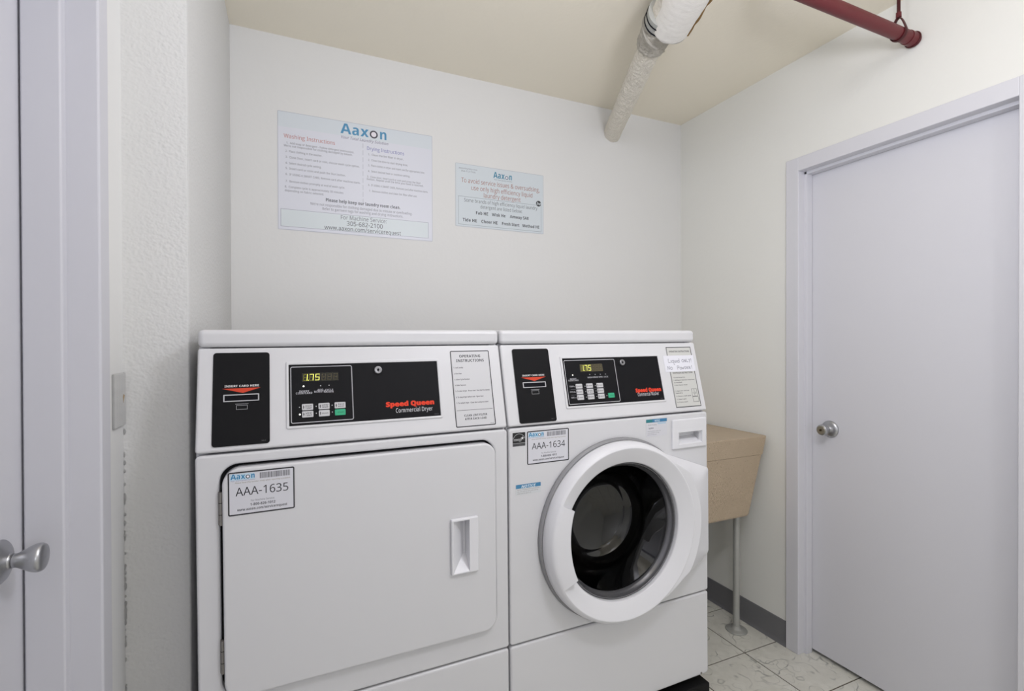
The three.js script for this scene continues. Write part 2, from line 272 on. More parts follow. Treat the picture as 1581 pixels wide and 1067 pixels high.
{
  const A0 = new THREE.Vector3(1.5045, 2.405, ZB), A1 = new THREE.Vector3(1.165, 2.432, -1.36), dir = A1.clone().sub(A0).normalize();
  const at = (s) => A0.clone().addScaledVector(dir, s).toArray();
  const L = A0.distanceTo(A1);
  const t = thing('drain_pipe', 'cream plaster-coated pipe leaving the back wall, thicker white insulation at its near end', 'pipe');
  tubeBetween(at(-0.02), at(L + 0.12), 0.0435, 'pipe_barrel', creamCoat, t, { rough: 0.003, seg: 72, hs: 260, seed: 3 });
  // lumpy coated collar where the two pipes meet
  { const m = tubeBetween(at(L - 0.115), at(L + 0.01), 0.052, 'collar', creamCoat, t, { r2: 0.058, rough: 0.006, seg: 48, hs: 24, seed: 9 }); }
  const s0 = L + 0.012;
  const ring = tubeBetween(at(s0 - 0.004), at(s0 + 0.05), 0.058, 'metal_coupling', M.galvanized, t, { seg: 48 });
  for (const k of [0.004, 0.03]) { const b = mesh('clamp_band', new THREE.TorusGeometry(0.0585, 0.0022, 10, 56), M.dark, t); b.position.set(...at(s0 + k)); b.quaternion.setFromUnitVectors(new THREE.Vector3(0, 0, 1), dir); }
  // strap hanger in cream paint around the collar
  const c = new THREE.Vector3(...at(L - 0.045)), pts = [];
  for (let i = 0; i <= 20; i++) { const a = -0.25 + (i / 20) * (Math.PI * 1.1); pts.push(c.clone().add(new THREE.Vector3(-Math.cos(a - 1.2) * 0.068, -0.0 + Math.sin(a - 1.2) * 0.068, 0.01))); }
  pts.push(c.clone().add(new THREE.Vector3(0.03, HC - c.y - 0.0, 0.01)));
  mesh('hanger_strap', new THREE.TubeGeometry(new THREE.CatmullRomCurve3(pts), 60, 0.0045, 10), creamCoat, t);
  // thicker insulated pipe running on toward the viewer
  const B0 = new THREE.Vector3(1.182, 2.413, -1.325), B1 = new THREE.Vector3(1.086, 2.418, -1.07), u = t;
  tubeBetween(B1.toArray(), B0.toArray(), 0.067, 'insulation', whiteCoat, u, { rough: 0.0009, seg: 56, hs: 90, seed: 21 });
  const bd = B0.clone().sub(B1).normalize();
  { // unseen turn into the ceiling, added so the jacket blocks no lamp light
    const g = new THREE.SphereGeometry(0.0672, 36, 20), e = mesh('elbow', g, whiteCoat, u); e.position.copy(B1);
    tubeBetween([B1.x, B1.y, B1.z], [B1.x, HC, B1.z], 0.067, 'riser', whiteCoat, u, { seg: 48 });
  }
  const cap = mesh('end_lump', new THREE.SphereGeometry(0.0675, 40, 20, 0, Math.PI * 2, 0, Math.PI / 2).scale(1, 0.42, 1), whiteCoat, u); cap.position.copy(B0).addScaledVector(bd, -0.001); cap.quaternion.setFromUnitVectors(new THREE.Vector3(0, 1, 0), bd);
  { const p = cap.geometry.attributes.position; for (let i = 0; i < p.count; i++) { const k = 1 + 0.06 * noise.noise(p.getX(i) * 30, p.getY(i) * 30, p.getZ(i) * 30 + 4); p.setXYZ(i, p.getX(i) * k, p.getY(i) * k, p.getZ(i) * k); } cap.geometry.computeVertexNormals(); }
  // torn strip of bare insulation along its right side
  const q = [], side = new THREE.Vector3(-bd.z, 0, bd.x).normalize();
  for (let i = 0; i <= 8; i++) { const s = -0.015 - i * 0.028; q.push(B0.clone().addScaledVector(bd, s).addScaledVector(side, 0.050 + 0.002 * Math.sin(i * 2.3)).add(new THREE.Vector3(0, -0.0445 + 0.002 * Math.sin(i * 1.7), 0))); }
  mesh('torn_insulation', new THREE.TubeGeometry(new THREE.CatmullRomCurve3(q), 40, 0.0048, 10), std({ color: hexRGB('#b08c55'), roughness: 0.95, bumpMap: pipeBump, bumpScale: 0.003 }), u, 'bare tan fibre showing along the torn seam');
}
{
  const y = 2.366, z = -1.0;
  const t = thing('sprinkler_pipe', 'dark red sprinkler pipe entering the right wall below the ceiling', 'pipe');
  tubeBetween([1.325, y, z], [XR + 0.02, y, z], 0.0212, 'pipe_barrel', M.redPaint, t, { seg: 40 });
  mesh('elbow', new THREE.TubeGeometry(new THREE.CatmullRomCurve3([[1.34, 0], [1.318, 0.002], [1.298, 0.012], [1.286, 0.032], [1.284, 0.055]].map(([a, b]) => new THREE.Vector3(a, y + b, z))), 24, 0.0245, 24), M.redPaint, t);
  tubeBetween([1.284, y + 0.05, z], [1.284, HC, z], 0.0212, 'riser', M.redPaint, t, { seg: 40 });
  const fl = mesh('escutcheon', new THREE.TorusGeometry(0.0235, 0.0028, 12, 44), M.darkRed, t); fl.position.set(XR - 0.012, y, z); fl.rotation.y = Math.PI / 2;
  mesh('coupling_ring', new THREE.CylinderGeometry(0.0228, 0.0228, 0.03, 40).rotateZ(Math.PI / 2).translate(XR - 0.03, y, z), M.redPaint, t);
  const hx = 1.868;
  const h = thing('pipe_hanger', 'red threaded rod and swivel ring holding the red pipe', 'hanger');
  mesh('rod', new THREE.CylinderGeometry(0.0052, 0.0052, HC - y - 0.056, 16).translate(hx, (HC + y + 0.056) / 2, z), M.darkRed, h);
  mesh('rod_nut', new THREE.CylinderGeometry(0.0088, 0.0088, 0.016, 6).translate(hx, y + 0.062, z), M.redPaint, h);
  mesh('ceiling_flange', new THREE.CylinderGeometry(0.012, 0.0085, 0.014, 16).translate(hx, HC - 0.007, z), M.redPaint, h);
  const strap = [];
  for (let i = 0; i <= 40; i++) { const a = Math.PI / 2 + (i / 40) * Math.PI * 2, c = Math.cos(a), s = Math.sin(a), up = Math.max(0, s); strap.push(new THREE.Vector3(hx, y + s * 0.0235 + Math.pow(up, 3) * 0.03, z + c * 0.0235)); }
  const sg = new THREE.TubeGeometry(new THREE.CatmullRomCurve3(strap, true), 80, 0.0022, 8, true); { const p = sg.attributes.position; for (let i = 0; i < p.count; i++) p.setX(i, hx + (p.getX(i) - hx) * 3.6); sg.computeVertexNormals(); }
  mesh('strap', sg, M.darkRed, h);
}

// ------------------------------------------------------------------ laundry sink
{
  const speck = noiseTex(512, (u, v) => { const s = tile(u, v, 90, 3.7), a = tile(u, v, 6, 8.2), d = s > 0.42 ? -0.14 : s < -0.45 ? 0.1 : 0; return [0.745 + d + 0.02 * a, 0.672 + d * 0.95 + 0.02 * a, 0.572 + d * 0.85 + 0.02 * a]; });
  speck.colorSpace = THREE.SRGBColorSpace; speck.repeat.set(3, 3);
  const tub = std({ map: speck, roughness: 0.45, bumpMap: enamelBump, bumpScale: 0.0003 });
  const t = thing('utility_sink', 'tan speckled laundry sink with a flat deck on thin metal legs in the corner', 'sink', [1.64, 0, -1.84]);
  // rectangle lofts: [y, half width, front z, back z]; local origin at tub centre
  const ringAt = (y, hw, zf, zb, r) => { const s = rrect(-hw, hw, -zf, -zb, r).getPoints(6); const out = []; for (const p of s) out.push([p.x, y, -p.y]); return out; };
  const L = [];
  const zb = -0.275;
  L.push(ringAt(0.552, 0.222, 0.226, -0.235, 0.02), ringAt(0.548, 0.2345, 0.2395, -0.245, 0.022), ringAt(0.556, 0.238, 0.243, -0.25, 0.022));
  L.push(ringAt(0.823, 0.2835, 0.2665, zb, 0.012), ringAt(0.826, 0.2875, 0.2695, zb, 0.012), ringAt(0.905, 0.3, 0.2768, zb, 0.01), ringAt(0.9085, 0.2985, 0.2753, zb, 0.01), ringAt(0.909, 0.2965, 0.2733, zb + 0.004, 0.01));
  L.push(ringAt(0.9085, 0.2935, 0.2703, zb + 0.007, 0.01), ringAt(0.9068, 0.292, 0.2688, zb + 0.009, 0.01)); // flat deck just inside the lip
  const pos = [], n = L[0].length;
  const quad = (a, b, c, d) => pos.push(...a, ...b, ...c, ...a, ...c, ...d);
  for (let k = 0; k + 1 < L.length; k++) for (let i = 0; i < n; i++) { const j = (i + 1) % n; quad(L[k][i], L[k][j], L[k + 1][j], L[k + 1][i]); }
  for (const [k, up] of [[0, false], [L.length - 1, true]]) { const c = [0, L[k][0][1], 0]; for (let i = 0; i < n; i++) { const j = (i + 1) % n; up ? pos.push(...c, ...L[k][i], ...L[k][j]) : pos.push(...c, ...L[k][j], ...L[k][i]); } }
  const g = new THREE.BufferGeometry(); g.setAttribute('position', new THREE.Float32BufferAttribute(pos, 3)); g.computeVertexNormals(); metreUV(g);
  mesh('tub', g, tub, t);
  // legs, flared a little, each on a round foot
  for (const [sx, sz] of [[1, 1], [-1, 1], [1, -1], [-1, -1]]) {
    const x = sx * 0.217, z = sz > 0 ? 0.178 : -0.2;
    const leg = tubeBetween([x + sx * 0.004, 0.004, z], [x + sx * 0.012, 0.556, z - 0.006], 0.0145, 'leg', M.galvanized, t, { seg: 20 });
    const f = mesh('foot', new THREE.LatheGeometry([[0.001, 0], [0.047, 0], [0.0475, 0.003], [0.044, 0.006], [0.03, 0.008], [0.019, 0.012], [0.0165, 0.022], [0.001, 0.022]].map(([a, b]) => new THREE.Vector2(a, b)), 32), M.galvanized, t); f.position.set(x + sx * 0.004, 0.0002, z);
  }
  mesh('drain_tailpiece', new THREE.CylinderGeometry(0.02, 0.02, 0.16, 20).translate(0, 0.475, 0), M.grayPlastic, t);
}

// ------------------------------------------------------------------ posters on the back wall
const AAX = '#4b93bd';
function aaxon(ctx, x0, x1, base, px, dark = '#3d3a46', col = AAX) {
  // A a x [ring] n: blue bold letters with a dark porthole ring for the o
  const w = x1 - x0;
  fit(ctx, 'A', x0, x0 + w * 0.225, base, px, col, 'bold'); fit(ctx, 'a', x0 + w * 0.23, x0 + w * 0.405, base, px, col, 'bold'); fit(ctx, 'x', x0 + w * 0.415, x0 + w * 0.595, base, px, col, 'bold'); fit(ctx, 'n', x0 + w * 0.815, x1, base, px, col, 'bold');
  const r = w * 0.071; ctx.lineWidth = r * 0.42; ctx.strokeStyle = dark; ctx.fillStyle = '#f1ecf3'; ctx.beginPath(); ctx.arc(x0 + w * 0.702, base - r * 1.12, r, 0, 7); ctx.fill(); ctx.stroke();
}
function poster(name, label, x0, x1, y0, y1, tex) {
  const t = thing(name, label, 'poster', [(x0 + x1) / 2, (y0 + y1) / 2, ZB]);
  mesh('sheet', card(x1 - x0, y1 - y0, 0.004, 0.0014), new THREE.MeshPhysicalMaterial({ map: tex, roughness: 0.4, clearcoat: 0.15, clearcoatRoughness: 0.35 }), t);
}
poster('instruction_poster', 'large pale blue laminated washing and drying instructions poster on the back wall', -0.055, 0.558, 1.774, 2.235, canvasTex(1840, 1384, (c, w, h) => {
  const g = '#7f8088';
  c.fillStyle = '#e3e5ee'; c.fillRect(0, 0, w, h); c.fillStyle = '#dde4ea'; c.fillRect(0, 0, w, h * 0.13);
  c.strokeStyle = '#c2c5ce'; c.lineWidth = 5; c.strokeRect(4, 4, w - 8, h - 8);
  aaxon(c, w * 0.378, w * 0.685, h * 0.108, h * 0.125);
  fit(c, 'Your Total Laundry Solution', w * 0.378, w * 0.69, h * 0.152, h * 0.034, '#77748a', 'italic');
  fit(c, 'Washing Instructions', w * 0.036, w * 0.345, h * 0.222, h * 0.046, '#c07c76', '');
  fit(c, 'Drying Instructions', w * 0.546, w * 0.80, h * 0.222, h * 0.044, '#7576b4', '');
  const T = (s, x0, x1, v) => fit(c, s, w * x0, w * x1, h * v, h * 0.0245, g);
  T('1.  Add soap or detergent - Follow detergent instructions.', 0.05, 0.465, 0.272); T('We\u2019re not responsible for clothing damaged by bleach.', 0.036, 0.455, 0.297);
  T('2.  Place clothing in the washer.', 0.045, 0.265, 0.343); T('3.  Close Door, insert card or coin, choose wash cycle option.', 0.045, 0.5, 0.393);
  T('4.  Select desired cycle setting.', 0.045, 0.26, 0.443); T('5.  Insert card or coins and push the Start button.', 0.045, 0.41, 0.488);
  T('6.  IF USING A SMART CARD, Remove card after machine starts.', 0.045, 0.505, 0.538); T('7.  Remove clothes promptly at end of wash cycle.', 0.045, 0.405, 0.597);
  T('8.  Complete cycle is approximately 30 minutes', 0.04, 0.395, 0.644); T('depending on fabric selected.', 0.04, 0.275, 0.676);
  T('1.  Clean the lint filter in dryer.', 0.555, 0.795, 0.27); T('2.  Close the door to start drying time.', 0.555, 0.825, 0.32); T('3.  Place clothes in dryer and insert card for appropriate time.', 0.555, 0.945, 0.368);
  T('4.  Select desired heat or moisture setting.', 0.555, 0.84, 0.42); T('5.  Close door, insert card or coin and press the Start', 0.548, 0.915, 0.471); T('button. Repeat until the time you need is reached.', 0.546, 0.935, 0.493);
  T('6.  IF USING A SMART CARD, Remove card after machine starts.', 0.555, 0.968, 0.545); T('7.  Remove clothes and clean lint filter after use.', 0.56, 0.89, 0.598);
  c.strokeStyle = '#aeb0ba'; c.lineWidth = 4; c.setLineDash([60, 26]); c.beginPath(); c.moveTo(w * 0.522, h * 0.17); c.lineTo(w * 0.522, h * 0.7); c.stroke(); c.setLineDash([]);
  fit(c, 'Please help keep our laundry room clean.', w * 0.283, w * 0.772, h * 0.726, h * 0.04, '#41434c', 'bold');
  fit(c, 'We\u2019re not responsible for clothing damaged due to misuse or overloading.', w * 0.19, w * 0.855, h * 0.768, h * 0.031, '#868791'); fit(c, 'Refer to garment tags for washing and drying instructions.', w * 0.262, w * 0.792, h * 0.802, h * 0.031, '#868791');
  c.strokeStyle = '#9aa3ab'; c.lineWidth = 4; c.strokeRect(w * 0.017, h * 0.825, w * 0.952, h * 0.147); c.fillStyle = '#dfe7ea'; c.fillRect(w * 0.02, h * 0.829, w * 0.946, h * 0.139);
  fit(c, 'For Machine Service:', w * 0.375, w * 0.68, h * 0.868, h * 0.05, '#70727c'); fit(c, '305-682-2100', w * 0.414, w * 0.652, h * 0.92, h * 0.054, '#33343c', ''); fit(c, 'www.aaxon.com/servicerequest', w * 0.275, w * 0.775, h * 0.967, h * 0.05, '#3c3d46');
}));
poster('detergent_poster', 'smaller pale blue laminated sign about high efficiency detergent on the back wall', 0.663, 1.105, 1.853, 2.1355, canvasTex(1330, 850, (c, w, h) => {
  c.fillStyle = '#dae2e7'; c.fillRect(0, 0, w, h); c.strokeStyle = '#c0c4cc'; c.lineWidth = 5; c.strokeRect(4, 4, w - 8, h - 8);
  fit(c, 'aaxonlaundry.com', w * 0.035, w * 0.235, h * 0.085, h * 0.034, '#8b9099'); fit(c, '954-772-7100', w * 0.06, w * 0.215, h * 0.128, h * 0.034, '#8b9099');
  aaxon(c, w * 0.412, w * 0.628, h * 0.158, h * 0.14, '#2e5f80', '#3b86a6'); fit(c, 'Your Total Laundry Solution', w * 0.42, w * 0.625, h * 0.192, h * 0.026, '#7b8b98', 'italic');
  fit(c, 'To avoid service issues & oversudsing,', w * 0.062, w * 0.955, h * 0.295, h * 0.098, '#a8796f'); fit(c, 'use only high efficiency liquid', w * 0.165, w * 0.87, h * 0.4, h * 0.098, '#a8796f'); fit(c, 'laundry detergent', w * 0.3, w * 0.725, h * 0.5, h * 0.098, '#a8796f');
  c.strokeStyle = '#8e9aa2'; c.lineWidth = 4; c.beginPath(); c.moveTo(w * 0.03, h * 0.52); c.lineTo(w * 0.97, h * 0.52); c.lineTo(w * 0.97, h * 0.965); c.lineTo(w * 0.03, h * 0.965); c.closePath(); c.stroke();
  fit(c, 'Some brands of high efficiency liquid laundry', w * 0.09, w * 0.925, h * 0.6, h * 0.078, '#7a8288'); fit(c, 'detergent are listed below:', w * 0.265, w * 0.745, h * 0.682, h * 0.078, '#7a8288');
  const k = '#363b42';
  fit(c, 'Fab HE', w * 0.215, w * 0.355, h * 0.785, h * 0.07, k, 'bold'); fit(c, 'Wisk He', w * 0.395, w * 0.55, h * 0.785, h * 0.07, k, 'bold'); fit(c, 'Amway SA8', w * 0.6, w * 0.82, h * 0.785, h * 0.07, k, 'bold');
  fit(c, 'Tide HE', w * 0.075, w * 0.23, h * 0.915, h * 0.07, k, 'bold'); fit(c, 'Cheer HE', w * 0.275, w * 0.46, h * 0.915, h * 0.07, k, 'bold'); fit(c, 'Fresh Start', w * 0.505, w * 0.71, h * 0.915, h * 0.07, k, 'bold'); fit(c, 'Method HE', w * 0.745, w * 0.95, h * 0.915, h * 0.07, k, 'bold');
  // round high-efficiency mark
  c.fillStyle = '#26292e'; c.beginPath(); c.arc(w * 0.94, h * 0.49, h * 0.048, 0, 7); c.fill(); text(c, 'he', w * 0.94, h * 0.515, h * 0.07, '#d9e0e4', 'italic bold', 'center');
}));

// ------------------------------------------------------------------ plinth and machines
{
  const t = thing('plinth', 'black raised plinth under the dryer and washer', 'plinth', [0.49, 0, -1.55]);
  mesh('platform', box(-0.682, 0.6865, 0, 0.272, -0.4, 0.399, 0.004), M.blackBase, t);
}
const TH = 0.0101, TZ = 0.35 * Math.PI / 180, ORG = new THREE.Vector3(-0.1788, 0.2806, -1.1559), MW = 0.686;
const SEAM = 0.8255, TAN = 0.0535 / 0.2135, ALPHA = Math.atan(TAN);
function machineFrame(o, lx, ly = 0, lz = 0) { // puts o at machine-local coordinates in the world
  o.rotation.set(0, TH, TZ, 'YXZ'); o.position.copy(new THREE.Vector3(lx, ly, lz).applyEuler(o.rotation).add(ORG)); return o;
}
function onSlope(m, x, y) { m.position.set(x, y, -(y - SEAM) * TAN); m.rotation.x = -ALPHA; return m; }
const evaluator = new Evaluator(); evaluator.useGroups = false;
function cut(a, b) { const A = new Brush(a), B = new Brush(b); A.updateMatrixWorld(); B.updateMatrixWorld(); const r = evaluator.evaluate(A, B, SUBTRACTION); return r.geometry; }

const W = 0.684;
function shell(t, lx0) { // open-front sheet metal cabinet and the lid on top
  const side = (x0, x1) => { const s = new THREE.Shape(); s.moveTo(0.02, 0.004); s.lineTo(0.70, 0.004); s.lineTo(0.70, 1.041); s.lineTo(0.075, 1.041); s.lineTo(0.02, 0.822); s.closePath(); const g = new THREE.ExtrudeGeometry(s, { depth: x1 - x0, bevelEnabled: false }); g.rotateY(Math.PI / 2); g.translate(x0, 0, 0); return metreUV(g); };
  mesh('cabinet', [side(0.001, 0.021), side(W - 0.021, W - 0.001), box(0.02, W - 0.02, 0.004, 1.04, -0.70, -0.68), box(0.02, W - 0.02, 0.004, 0.02, -0.69, -0.03)], M.enamel, t);
  mesh('lid', metreUV(box(0.0008, W - 0.0008, 1.0404, 1.0785, -0.705, -0.052, 0.011)), M.enamel, t);
  for (const x of [0.05, W - 0.05]) for (const z of [-0.06, -0.64]) { const b = 0.2725 - 0.2806 - (x + lx0) * Math.sin(TZ); mesh('foot', new THREE.CylinderGeometry(0.02, 0.022, 0.006 - b, 20).translate(x, (0.006 + b) / 2, z), M.gasket, t); }
}
function controlHousing(t) {
  const g = plate(rrect(0.001, W - 0.001, 0.003, 0.2208, 0.006), -0.03, 0, 0.005);
  const m = mesh('control_panel', metreUV(g), M.enamel, t); onSlope(m, 0, SEAM); return m;
}
function lowerPanel(t) { mesh('lower_panel', metreUV(plate(rrect(0.001, W - 0.001, -0.001, 0.2575, [0.008, 0.008, 0.012, 0.012]), -0.03, 0, 0.006)), M.enamel, t); }
function cardReader(t, x0, x1, y0, y1) {
  const w = x1 - x0, h = (y1 - y0) / Math.cos(ALPHA);
  const tex = canvasTex(420, 752, (c, cw, ch) => {
    c.fillStyle = '#141416'; c.fillRect(0, 0, cw, ch); const R = rng(17); for (let i = 0; i < 900; i++) { c.fillStyle = R() > 0.5 ? '#1b1b1e' : '#0e0e10'; c.fillRect(R() * cw, R() * ch, 3, 2); }
    fit(c, 'INSERT CARD HERE', cw * 0.2, cw * 0.81, ch * 0.378, ch * 0.031, '#e4e2e0', 'bold');
    c.fillStyle = '#cf4a34'; c.beginPath(); c.moveTo(cw * 0.155, ch * 0.392); c.lineTo(cw * 0.84, ch * 0.392); c.lineTo(cw * 0.52, ch * 0.445); c.closePath(); c.fill();
    c.strokeStyle = '#b9b9bb'; c.lineWidth = 3; c.strokeRect(cw * 0.41, ch * 0.578, cw * 0.19, ch * 0.043); c.beginPath(); c.moveTo(cw * 0.39, ch * 0.563); c.lineTo(cw * 0.62, ch * 0.563); c.stroke(); fit(c, '\u2193\u2193', cw * 0.45, cw * 0.56, ch * 0.6, ch * 0.04, '#b9b9bb');
    fit(c, 'SQ-2', cw * 0.85, cw * 0.93, ch * 0.972, ch * 0.014, '#8b8b8d');
  });
  const p = onSlope(mesh('card_reader', card(w, h, 0.006, 0.0018), matt({ map: tex, roughness: 0.6, bumpMap: enamelBump, bumpScale: 0.0001 }), t, 'black card reader plate'), (x0 + x1) / 2, (y0 + y1) / 2);
  const sy = h * (0.5 - 0.497), s = rrect(-w * 0.315, w * 0.31, -0.0075 + sy, 0.0075 + sy, 0.001); s.holes.push(rrect(-w * 0.295, w * 0.29, -0.0058 + sy, 0.0056 + sy, 0.0006, new THREE.Path()));
  mesh('slot_frame', new THREE.ExtrudeGeometry(s, { depth: 0.0022, bevelEnabled: false }).translate(0, 0, 0.0016), std({ color: hexRGB('#bdbdc0'), roughness: 0.4 }), p);
  mesh('card_slot', box(-w * 0.295, w * 0.29, sy - 0.0057, sy + 0.0055, 0.0012, 0.0022), M.dark, p);
}
function bezel(t, x0, x1, y0, y1, ix0, ix1, iy0, iy1) {
  const cy = (y0 + y1) / 2, k = 1 / Math.cos(ALPHA), s = rrect(x0, x1, (y0 - cy) * k, (y1 - cy) * k, 0.004); s.holes.push(rrect(ix0, ix1, (iy0 - cy) * k, (iy1 - cy) * k, 0.001, new THREE.Path()));
  const g = new THREE.ExtrudeGeometry(s, { depth: 0.0012, bevelEnabled: true, bevelThickness: 0.0018, bevelSize: 0.0018, bevelOffset: -0.0018, bevelSegments: 3 }); g.translate(0, 0, -0.0005);
  onSlope(mesh('bezel', metreUV(g), M.enamel, t), 0, cy);
}
const metalGray = std({ color: hexRGB('#c6c6c8'), roughness: 0.4 });
function displayPanel(t, o) { // o in machine-local metres
  const w = o.x1 - o.x0, h = (o.y1 - o.y0) / Math.cos(ALPHA), cw = 1400, ch = Math.round(cw * h / w);
  const X = (x) => (x - o.x0) / w * cw, Y = (y) => (o.y1 - y) / (o.y1 - o.y0) * ch;
  const tex = canvasTex(cw, ch, (c) => {
    c.fillStyle = '#131316'; c.fillRect(0, 0, cw, ch); const R = rng(31); for (let i = 0; i < 2500; i++) { c.fillStyle = R() > 0.5 ? '#18181c' : '#0e0e11'; c.fillRect(R() * cw, R() * ch, 3, 2); }
    c.strokeStyle = '#cfcfd3'; c.lineWidth = 6; roundPath(c, X(o.ol[0]), Y(o.ol[3]), X(o.ol[1]) - X(o.ol[0]), Y(o.ol[2]) - Y(o.ol[3]), 14); c.stroke();
    fit(c, 'Speed Queen', X(o.brand[0]), X(o.brand[1]), Y(o.brand[2]), ch * 0.108, '#e2452f', 'bold'); c.strokeStyle = '#e2452f'; c.lineWidth = 3;
    c.save(); c.font = `bold ${ch * 0.108}px sans-serif`; const m = c.measureText('Speed Queen').width; c.translate(X(o.brand[0]), Y(o.brand[2])); c.scale((X(o.brand[1]) - X(o.brand[0])) / m, 1); c.lineWidth = 6; c.strokeText('Speed Queen', 0, 0); c.restore();
    fit(c, o.sub, X(o.subAt[0]), X(o.subAt[1]), Y(o.subAt[2]), ch * 0.105, '#d5d5d8');
    o.print(c, X, Y, ch);
  });
  const p = onSlope(mesh('display_panel', card(w, h, 0.001, 0.0009), matt({ map: tex, roughness: 0.55, bumpMap: enamelBump, bumpScale: 0.0001 }), t, 'black control display panel'), (o.x0 + o.x1) / 2, (o.y0 + o.y1) / 2);
  const PX = (x) => x - (o.x0 + o.x1) / 2, PY = (y) => (y - (o.y0 + o.y1) / 2) / Math.cos(ALPHA);
  // price display: three lit characters, three unlit
  const d = o.disp, dw = d[1] - d[0], dh = (d[3] - d[2]) / Math.cos(ALPHA);
  const seg = { 1: 'bc', 7: 'abc', 5: 'afgcd', 8: 'abcdefg' };
  const led = (lit) => canvasTex(512, 144, (c, a, b) => {
    c.fillStyle = lit ? '#000' : (o.tint ? '#4d4630' : '#1d1d17'); c.fillRect(0, 0, a, b);
    const chars = '175888';
    for (let i = 0; i < 6; i++) {
      const on = i < 3, x = 14 + i * 82 + (on ? 8 : 14), y = 22, ww = 48, hh = 100, lean = 8, L = (u, v, s, q) => { c.beginPath(); c.moveTo(x + u + lean * (1 - v / hh), y + v); c.lineTo(x + s + lean * (1 - q / hh), y + q); c.stroke(); };
      if (lit && !on) continue; c.lineWidth = 12; c.strokeStyle = lit ? '#ffff7a' : (on ? '#6a6a1a' : '#3f3a28'); c.lineCap = 'round';
      const S = seg[lit ? chars[i] : 8]; const D = { a: [0, 0, ww, 0], b: [ww, 0, ww, hh / 2], c: [ww, hh / 2, ww, hh], d: [0, hh, ww, hh], e: [0, hh / 2, 0, hh], f: [0, 0, 0, hh / 2], g: [0, hh / 2, ww, hh / 2] };
      for (const q of S) L(...D[q]);
      if (i === 0 && lit) { c.beginPath(); c.arc(x + ww + 18, y + hh, 8, 0, 7); c.fillStyle = '#ffff7a'; c.fill(); }
    }
  });
  const disp = mesh('price_display', card(dw, dh, 0.0006, 0.0006), std({ map: led(false), roughness: 0.25, emissive: 0xffffff, emissiveMap: led(true), emissiveIntensity: 0.9 }), p, 'small amber display reading 1.75'); disp.position.set(PX((d[0] + d[1]) / 2), PY((d[2] + d[3]) / 2), 0.0008);
  for (const b of o.buttons) {
    const bw = b[1] - b[0], bh = (b[3] - b[2]) / Math.cos(ALPHA), green = b[5];
    const bt = canvasTex(160, 96, (c, a, q) => { c.fillStyle = green ? '#2fa77b' : '#c4c4c6'; c.fillRect(0, 0, a, q); const lines = b[4].split('|'); lines.forEach((s, i) => fit(c, s, green ? 40 : 46, 140, q * (lines.length > 1 ? 0.45 + i * 0.33 : 0.62), q * 0.3, green ? '#1b6e50' : '#4b4b4e', 'bold')); if (!green) { c.fillStyle = '#3d3d40'; c.fillRect(20, 24, 10, 50); c.fillRect(14, 40, 22, 10); } });
    const g = new THREE.ExtrudeGeometry(rrect(-bw / 2, bw / 2, -bh / 2, bh / 2, 0.0018), { depth: 0.0006, bevelEnabled: true, bevelThickness: 0.0008, bevelSize: 0.0008, bevelOffset: -0.0008, bevelSegments: 2, curveSegments: 4 });
    { const q = g.attributes.position, uv = g.attributes.uv; for (let i = 0; i < q.count; i++) uv.setXY(i, q.getX(i) / bw + 0.5, q.getY(i) / bh + 0.5); }
    const m = mesh('button', g, std({ map: bt, roughness: 0.5 }), p, green ? 'green start button' : undefined); m.position.set(PX((b[0] + b[1]) / 2), PY((b[2] + b[3]) / 2), 0.0008);
  }
  for (const [x, y, on] of o.leds) { const r = on ? 0.0019 : 0.0012, m = mesh('indicator_light', new THREE.SphereGeometry(r, 14, 8, 0, Math.PI * 2, 0, Math.PI / 2).rotateX(Math.PI / 2).scale(1, 1, 0.5), on ? std({ color: 0xffffff, emissive: 0xffffee, emissiveIntensity: 0.9, roughness: 0.4 }) : metalGray, p); m.position.set(PX(x), PY(y), 0.0009); }
  // cam lock
  const lk = mesh('cam_lock', new THREE.LatheGeometry([[0.0005, 0.006], [0.006, 0.006], [0.0068, 0.0066], [0.0085, 0.0062], [0.0092, 0.005], [0.0094, 0]].map(([a, b]) => new THREE.Vector2(a, b)), 32).rotateX(Math.PI / 2), M.lockMetal, p, 'round chrome key lock'); lk.position.set(PX(o.lock[0]), PY(o.lock[1]), 0.0005);
  mesh('keyway', [new THREE.CylinderGeometry(0.0026, 0.0026, 0.0006, 20).rotateX(Math.PI / 2).translate(0, 0, 0.0064), box(-0.0006, 0.0006, -0.0042, 0.0042, 0.0061, 0.0066)], M.dark, lk);
  return p;
}
const barcode = (c, x, y, w, h, seed) => { const R = rng(seed); let q = x; c.fillStyle = '#3a3a40'; while (q < x + w - 3) { const b = 2 + R() * 5; c.fillRect(q, y, b, h); q += b + 2 + R() * 6; } };
